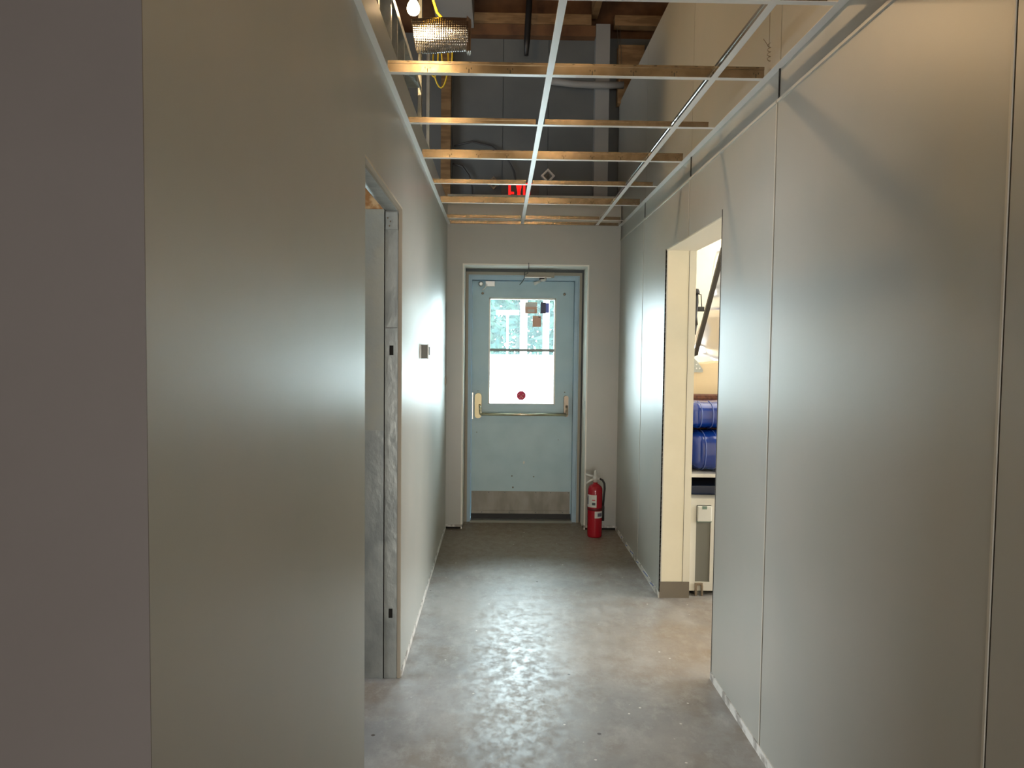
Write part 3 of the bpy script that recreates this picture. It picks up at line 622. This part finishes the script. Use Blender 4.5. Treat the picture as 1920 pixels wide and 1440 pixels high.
for x, lab in ((0.27, 'dark roof joist above the middle of the grid'), (-0.15, 'dark roof joist above the foil wrap'), (1.25, 'dark roof joist at the top right')):
    wood('roof_joist', x, x + 0.045, 4.2, 6.36, 4.45, 4.7, lab, 'joist', 'wood_dark')
struct(MB().box(-4, 6, -1.2, 6.5, 4.72, 4.78).build('ceiling_deck', M['wood_dark']))
wood('wood_block', 0.965, 1.18, 6.25, 6.35, 3.55, 4.03, 'brown wooden block in the dark corner right of the grey post', 'wood framing')
tag(MB().box(0.775, 0.893, 6.26, 6.358, 2.76, 4.2, 0.002).build('plenum_post', M['panel_cool']), 'square grey post against the dark plenum wall', 'post')
gpipe = MB().tube([(0.40, 6.19, 3.70), (0.60, 6.19, 3.68), (0.82, 6.19, 3.675), (1.0, 6.19, 3.68)], 0.028, 16)
tag(gpipe.build('round_pipe', M['panel_cool']), 'grey round pipe crossing in front of the square plenum post', 'pipe')
dk = MB().tube([(0.214, 6.1, 4.7), (0.21, 6.08, 4.3), (0.195, 6.05, 3.98), (0.19, 6.05, 3.85)], [0.026, 0.026, 0.026, 0.018], 10)
tag(dk.build('black_strap', M['black']), 'black cable bundle hanging in front of the plenum beam', 'cable')
wr_ = MB()
for dx in (0, 0.022): wr_.tube([(0.945 + dx, 6.24, 4.18), (0.965 + dx, 6.24, 3.9), (0.985 + dx, 6.24, 3.72)], 0.002, 6)
tag(wr_.build('hanging_wires', M['bronze']), 'pair of thin wires hanging right of the grey post', 'wire')
# grey rectangular duct at top
tag(MB().box(-0.5, -0.22, 5.2, 5.8, 3.95, 4.25, 0.004).build('duct_box', M['panel_cool']), 'grey box duct above the foil wrap at the top', 'duct')
# flexible duct at left
fd = MB(); p = []; rr = []
for k in range(60):
    u = k / 59; p.append((-0.72 + 0.10 * u, 5.0 + 0.2 * u, 3.55 - 0.95 * u)); rr.append(0.06 + 0.006 * math.sin(k * 2.1))
fd.tube(p, rr, 16)
tag(fd.build('flexible_duct', M['panel_cool']), 'grey ribbed flexible duct dropping behind the left studs', 'duct')
# cables on the deep wall
c1 = MB().tube([(-0.40, 6.33, 3.20), (-0.25, 6.33, 3.24), (-0.08, 6.33, 3.20), (0.05, 6.33, 3.10), (0.11, 6.33, 2.99), (0.135, 6.33, 2.85)], 0.008, 8)
tag(c1.build('wall_cable', M['cable']), 'grey cable arching over the dark wall towards the exit sign', 'cable')
c2 = MB().tube([(-0.41, 6.32, 3.05), (-0.33, 6.32, 3.03), (-0.27, 6.32, 2.95), (-0.245, 6.32, 2.85), (-0.24, 6.32, 2.6)], 0.008, 8)
tag(c2.build('wall_cable', M['cable']), 'dark cable dropping down at left behind the end wall', 'cable')
# exit sign
XS = 0.161
es = empty('exit_sign', (XS, 6.34, 2.70), 'lit red EXIT sign half hidden behind the end wall top', 'exit sign')
MB().box(0.0, 0.322, 6.325, 6.358, 2.69, 2.91, 0.003).build('sign_case', M['exit_plate'], es)
L = MB(); y0, y1 = 6.321, 6.3245; zb, zt = 2.728, 2.900
x = 0.062; s = 0.018
L.box(x, x + s, y0, y1, zb, zt).box(x + s, x + 0.052, y0, y1, zb, zb + s).box(x + s, x + 0.052, y0, y1, zt - s, zt).box(x + s, x + 0.047, y0, y1, (zb + zt) / 2 - s / 2, (zb + zt) / 2 + s / 2)
x = 0.122; wX = 0.056; cz = (zb + zt) / 2
for sg in (1, -1):
    L.prism([(x + wX / 2 - sg * wX / 2, zt), (x + wX / 2 - sg * (wX / 2 - s * 1.15), zt), (x + wX / 2 + sg * (wX / 2), zb), (x + wX / 2 + sg * (wX / 2 - s * 1.15), zb)], 'y', y0, y1)
x = 0.186; L.box(x, x + s, y0, y1, zb, zt)
x = 0.210; L.box(x, x + 0.050, y0, y1, zt - s, zt).box(x + 0.016, x + 0.034, y0, y1, zb, zt - s)
L.build('letters', M['exit'], es)
# junction boxes (square, turned 45 degrees)
def jbox(cx, cz, r, lab, m):
    e = empty('junction_box', (cx, 6.355, cz), lab, 'electrical box', 'open junction boxes on the plenum wall')
    k = r; t = 0.16 * r
    o_ = [(cx - k, cz), (cx, cz - k), (cx + k, cz), (cx, cz + k)]; q = k - t * 2
    i_ = [(cx - q, cz), (cx, cz - q), (cx + q, cz), (cx, cz + q)]
    b = MB()
    for a in range(4):
        n = (a + 1) % 4; b.prism([o_[a], o_[n], i_[n], i_[a]], 'y', 6.315, 6.358)
    b.build('box_rim', M[m], e)
    MB().prism(i_, 'y', 6.350, 6.357).build('box_back', M['cab_dark'], e)
    w_ = MB()
    for a in range(3): w_.tube([(cx - 0.02 + a * 0.015, 6.345, cz - 0.02), (cx - 0.01 + a * 0.01, 6.325, cz + 0.005), (cx + 0.012, 6.33, cz + 0.022 - a * 0.01)], 0.003, 6)
    w_.build('wires', M['bronze'], e)
jbox(0.394, 2.962, 0.060, 'bright open square junction box turned on its corner, right of the exit sign', 'valve')
jbox(-0.065, 2.895, 0.055, 'dark junction box turned on its corner, left of the exit sign', 'bronze')

# ------------------------------------------------------------------ right room contents seen through the doorway
# white cabinet
YC = 4.45
cb = empty('storage_cabinet', (1.5, 4.75, 0), 'white floor cabinet with dark grey inset inside the right doorway', 'cabinet')
MB().box(1.176, 1.9, YC + 0.012, 5.1, 0.03, 0.60).box(1.176, 1.213, YC, YC + 0.0119, 0.03, 0.60).box(1.302, 1.9, YC, YC + 0.0119, 0.03, 0.60).box(1.213, 1.302, YC, YC + 0.0119, 0.56, 0.60).box(1.213, 1.302, YC, YC + 0.0119, 0.03, 0.085).build('cabinet_body', M['cab'], cb)
MB().box(1.2135, 1.3015, YC + 0.006, YC + 0.0118, 0.0855, 0.5595).build('inset_panel', M['cab_dark'], cb)
for (x, y) in ((1.24, 4.47), (1.85, 4.47), (1.24, 5.0), (1.85, 5.0)): MB().box(x - 0.022, x + 0.022, y - 0.007, y + 0.03, 0.0, 0.03, 0.003).build('foot', M['cab_dark'], cb)
ft = MB()
ft.box(1.212, 1.225, YC - 0.012, YC, 0.0, 0.08, 0.002).box(1.225, 1.26, YC - 0.012, YC, 0.065, 0.08, 0.002).box(1.25, 1.262, YC - 0.012, YC, 0.0, 0.066, 0.002)
ft.build('foot_bracket', M['bronze'], cb)
hn = MB().box(1.216, 1.304, YC - 0.018, YC, 0.462, 0.556, 0.006).build('clip_handle', M['label'], cb)
hb = MB().box(1.2145, 1.3055, YC - 0.010, YC - 0.0005, 0.456, 0.468, 0.002).box(1.243, 1.272, YC - 0.0195, YC - 0.017, 0.538, 0.5565)
sub(hb, 'green_edge', mat('grey_green_plastic', (0.16, 0.24, 0.20), 0.4), hn)
# open shelf above the cabinet
sh = empty('open_shelf', (1.5, 4.75, 0.60), 'open metal shelf on top of white cabinet, holding blue plastic bundles', 'shelf')
MB().box(1.176, 1.9, 4.46, 5.1, 0.728, 0.748, 0.002).build('shelf_board', M['cab'], sh)
MB().box(1.176, 1.9, 5.06, 5.09, 0.6005, 0.727).box(1.875, 1.9, 4.47, 5.05, 0.6005, 0.727).build('shelf_back', M['black'], sh)
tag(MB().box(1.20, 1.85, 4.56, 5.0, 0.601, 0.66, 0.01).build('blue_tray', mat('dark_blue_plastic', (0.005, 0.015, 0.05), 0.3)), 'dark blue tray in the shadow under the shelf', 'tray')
def bundle(name, cx, cy, z0, rx, rz, x0, x1, lab, ribs):
    e = empty(name, (cx, cy, z0), lab, 'plastic bundle', 'blue plastic bundles on the shelf')
    t = bmesh.new(); n, sg = 36, 28; rings = []
    for i in range(n + 1):
        u = i / n; x = x0 + (x1 - x0) * u
        k = min(1.0, (min(u, 1 - u) * 9 + 0.0)) ** 0.4 if 0 < u < 1 else 0.05
        k *= 1 + 0.02 * math.sin(u * ribs * math.tau)
        ring = []
        for j in range(sg):
            a = j * math.tau / sg
            yy = rx * math.copysign(abs(math.cos(a)) ** 0.7, math.cos(a)); zz = rz * math.copysign(abs(math.sin(a)) ** 0.7, math.sin(a))
            ring.append(t.verts.new((x, cy + yy * k, z0 + rz + zz * k)))
        rings.append(ring)
    for i in range(n):
        for j in range(sg): t.faces.new((rings[i][j], rings[i][(j + 1) % sg], rings[i + 1][(j + 1) % sg], rings[i + 1][j])).smooth = True
    t.faces.new(rings[0]); t.faces.new(rings[-1]); bmesh.ops.recalc_face_normals(t, faces=t.faces[:])
    b = MB(); b._add(t); b.build('wrapped_roll', M['blue'], e)
    s_ = MB(); xs = x0 + (x1 - x0) * 0.15
    for q in range(3):
        pp = [(xs + q * 0.07, cy + (rx + 0.001) * math.copysign(abs(math.cos(a)) ** 0.7, math.cos(a)), z0 + rz + (rz + 0.001) * math.copysign(abs(math.sin(a)) ** 0.7, math.sin(a))) for a in [math.radians(100 + 170 * w / 16) for w in range(17)]]
        s_.tube(pp, 0.003, 6)
    s_.build('fold', mat('pale_blue_film', (0.10, 0.15, 0.40), 0.15), e)
bundle('blue_bundle', 1.5, 4.68, 0.752, 0.20, 0.126, 1.17, 1.85, 'large blue shiny plastic bundle lying on the shelf', 5)
bundle('blue_bundle', 1.45, 4.70, 1.012, 0.17, 0.086, 1.16, 1.80, 'smaller blue shiny plastic bundle stacked on the large one', 3)
tag(MB().box(1.17, 1.9, 4.90, 5.06, 0.90 - 0.151, 1.205, 0.02).build('brown_bundle', M['brown_cloth']), 'reddish brown fuzzy bundle behind the blue plastic', 'bundle')
# tan box behind
tag(MB().prism([(1.17, 0.0), (1.95, 0.0), (1.95, 1.46), (1.17, 1.385)], 'y', 5.13, 5.45).build('tan_board_panel', M['card']), 'tan board panel standing behind the blue bundles', 'panel')
# leaning lid
ld = empty('tilted_lid', (1.3, 5.55, 1.4), 'tilted glossy white lid with dark brown edge seen in the right doorway', 'lid')
k = 5.55 / 4.6
def sc6(x, z): return (x * k, 1.505 + (z - 1.505) * k)
A = sc6(1.203, 1.465); B = sc6(1.362, 2.14); dx = 0.030
MB().prism([A, (A[0] + dx, A[1] + 0.01), (B[0] + dx, B[1] - 0.02), B], 'y', 5.50, 5.535).build('lid_edge', M['lid_edge'], ld)
# curved white body right of the edge
body = MB(); t = bmesh.new(); n = 24; rows = []
for i in range(n + 1):
    u = i / n; zz = A[1] - 0.15 + (B[1] - A[1] + 0.15) * u
    xl = A[0] + dx + 0.001 + max(0, (zz - A[1])) / (B[1] - A[1]) * (B[0] - A[0]) + (0.0 if zz > A[1] else 0)
    row = []
    for j in range(n + 1):
        v = j / n; xx = xl + v * 0.55
        row.append(t.verts.new((xx, 5.56 + 0.22 * math.sin(v * 3.0 + u * 2.4) * 0.6 + 0.09 * math.sin(u * 8), zz)))
    rows.append(row)
for i in range(n):
    for j in range(n): t.faces.new((rows[i][j], rows[i][j + 1], rows[i + 1][j + 1], rows[i + 1][j])).smooth = True
body._add(t); bo = body.build('lid_shell', M['gloss_white'], ld)
mm = bo.modifiers.new('s', 'SOLIDIFY'); mm.thickness = 0.01
# black clamp
ck = empty('black_clamp', (1.47, 5.5, 1.75), 'black clamp and rod holding the tilted lid against cream wall', 'clamp')
k2 = 5.48 / 4.6
def q(u, z): return (u * k2, 5.48, 1.505 + (z - 1.505) * k2)
MB().tube([q(1.222, 1.66), q(1.218, 1.72), q(1.224, 1.80), q(1.222, 1.86)], [0.016, 0.013, 0.015, 0.013], 12).tube([q(1.214, 1.60), q(1.222, 1.68)], [0.01, 0.014], 10).build('rod', M['black'], ck)
MB().tube([q(1.222, 1.855), q(1.222, 1.87), q(1.223, 1.885)], [0.024, 0.022, 0.014], 12).build('knob', M['black'], ck)
MB().box(q(1.225, 0)[0], q(1.272, 0)[0], 5.47, 5.49, q(0, 1.745)[2], q(0, 1.775)[2], 0.003).build('clamp_arm', M['black'], ck)
MB().tube([q(1.227, 1.855), q(1.25, 1.85), q(1.254, 1.80), q(1.256, 1.775)], 0.004, 8).build('wire', M['black'], ck)
pf = empty('perforated_plate', (1.25, 5.05, 1.38), 'small grey perforated metal plate under the tilted lid', 'bracket')
kk = 5.10 / 4.6
pp = [(1.20 * kk, 1.45), (1.215 * kk, 1.452), (1.245 * kk, 1.42), (1.275 * kk, 1.37), (1.275 * kk, 1.35), (1.20 * kk, 1.35)]
MB().prism(pp, 'y', 5.110, 5.114).build('plate', M['galv'], pf)
hl = MB()
for (a, z) in ((1.215, 1.425), (1.215, 1.395), (1.235, 1.405), (1.235, 1.378), (1.255, 1.378)): hl.lathe([(0.006, 0), (0.006, -0.001)], (a * kk, 5.110, z), 10, 'y')
hl.build('hole', M['label'], pf)

# ------------------------------------------------------------------ outdoors beyond the door glass
struct(MB().box(-30, 30, 6.75, 60, -0.35, -0.15).build('ground', M['concrete_out']))
tag(MB().box(0.335, 0.445, 12.0, 12.11, -0.15, 5.0, 0.005).build('white_post', M['post_white']), 'white post outside left of the window notices', 'post')
tag(MB().box(0.74, 0.84, 12.6, 12.7, -0.15, 5.0, 0.005).build('white_post', M['post_white']), 'white post outside at right edge of the door window', 'post')
sg = empty('outdoor_sign', (0.1, 9.0, -0.15), 'blank white sign on a pole outside, in upper left of the door window', 'sign')
MB().box(-0.045, 0.235, 8.99, 9.02, 1.905, 1.962, 0.003).build('sign_board', M['post_white'], sg)
MB().tube([(0.095, 9.03, -0.15), (0.095, 9.03, 1.96)], 0.012, 10).build('sign_pole', M['post_white'], sg)
tag(MB().box(-3.0, 3.5, 16.0, 16.3, -0.15, 1.36, 0.02).build('low_wall', M['post_white']), 'low white wall outside below the hedge', 'wall')
def bush(name, cx, cy, cz, rx, ry, rz, n, lab):
    rnd = random.Random(int(cx * 97) + 5)
    e = empty(name, (cx, cy, -0.15), lab, 'tree', 'trees outside the door')
    t = bmesh.new()
    for i in range(n):
        while True:
            p = Vector((rnd.uniform(-1, 1), rnd.uniform(-1, 1), rnd.uniform(-1, 1)))
            if 0.2 < (abs(p.x) ** 3 + abs(p.y) ** 3 + abs(p.z) ** 3) ** (1 / 3) < 1: break
        c = Vector((cx + p.x * rx, cy + p.y * ry, cz + p.z * rz)); s_ = rnd.uniform(0.07, 0.15)
        u = Vector((rnd.gauss(0, 1), rnd.gauss(0, 1), rnd.gauss(0, 1))).normalized(); v = u.orthogonal().normalized()
        t.faces.new([t.verts.new(c + u * s_), t.verts.new(c + v * s_ * 0.5), t.verts.new(c - u * s_), t.verts.new(c - v * s_ * 0.5)])
    b = MB(); b._add(t); b.build('foliage', M['leaf'], e)
    tk = MB().tube([(cx, cy, -0.15), (cx + 0.05, cy, cz - rz * 0.3), (cx - 0.1, cy, cz + rz * 0.5)], [0.10, 0.07, 0.03], 8)
    for a in range(4): tk.tube([(cx, cy, cz - rz * 0.4), (cx + rnd.uniform(-.6, .6) * rx, cy + rnd.uniform(-.4, .4), cz + rnd.uniform(0.2, 0.7) * rz)], [0.05, 0.02], 6)
    tk.build('trunk', M['bark'], e)
bush('leafy_tree', -1.3, 18.6, 2.9, 1.75, 1.1, 2.6, 6000, 'leafy green tree outside, left in the door window')
bush('leafy_tree', 2.4, 18.6, 2.9, 1.75, 1.1, 2.6, 6000, 'leafy green tree outside, right in the door window')
bush('leafy_tree', 0.5, 21.6, 3.1, 1.9, 1.1, 2.9, 6500, 'leafy green tree outside, behind the blank sign')
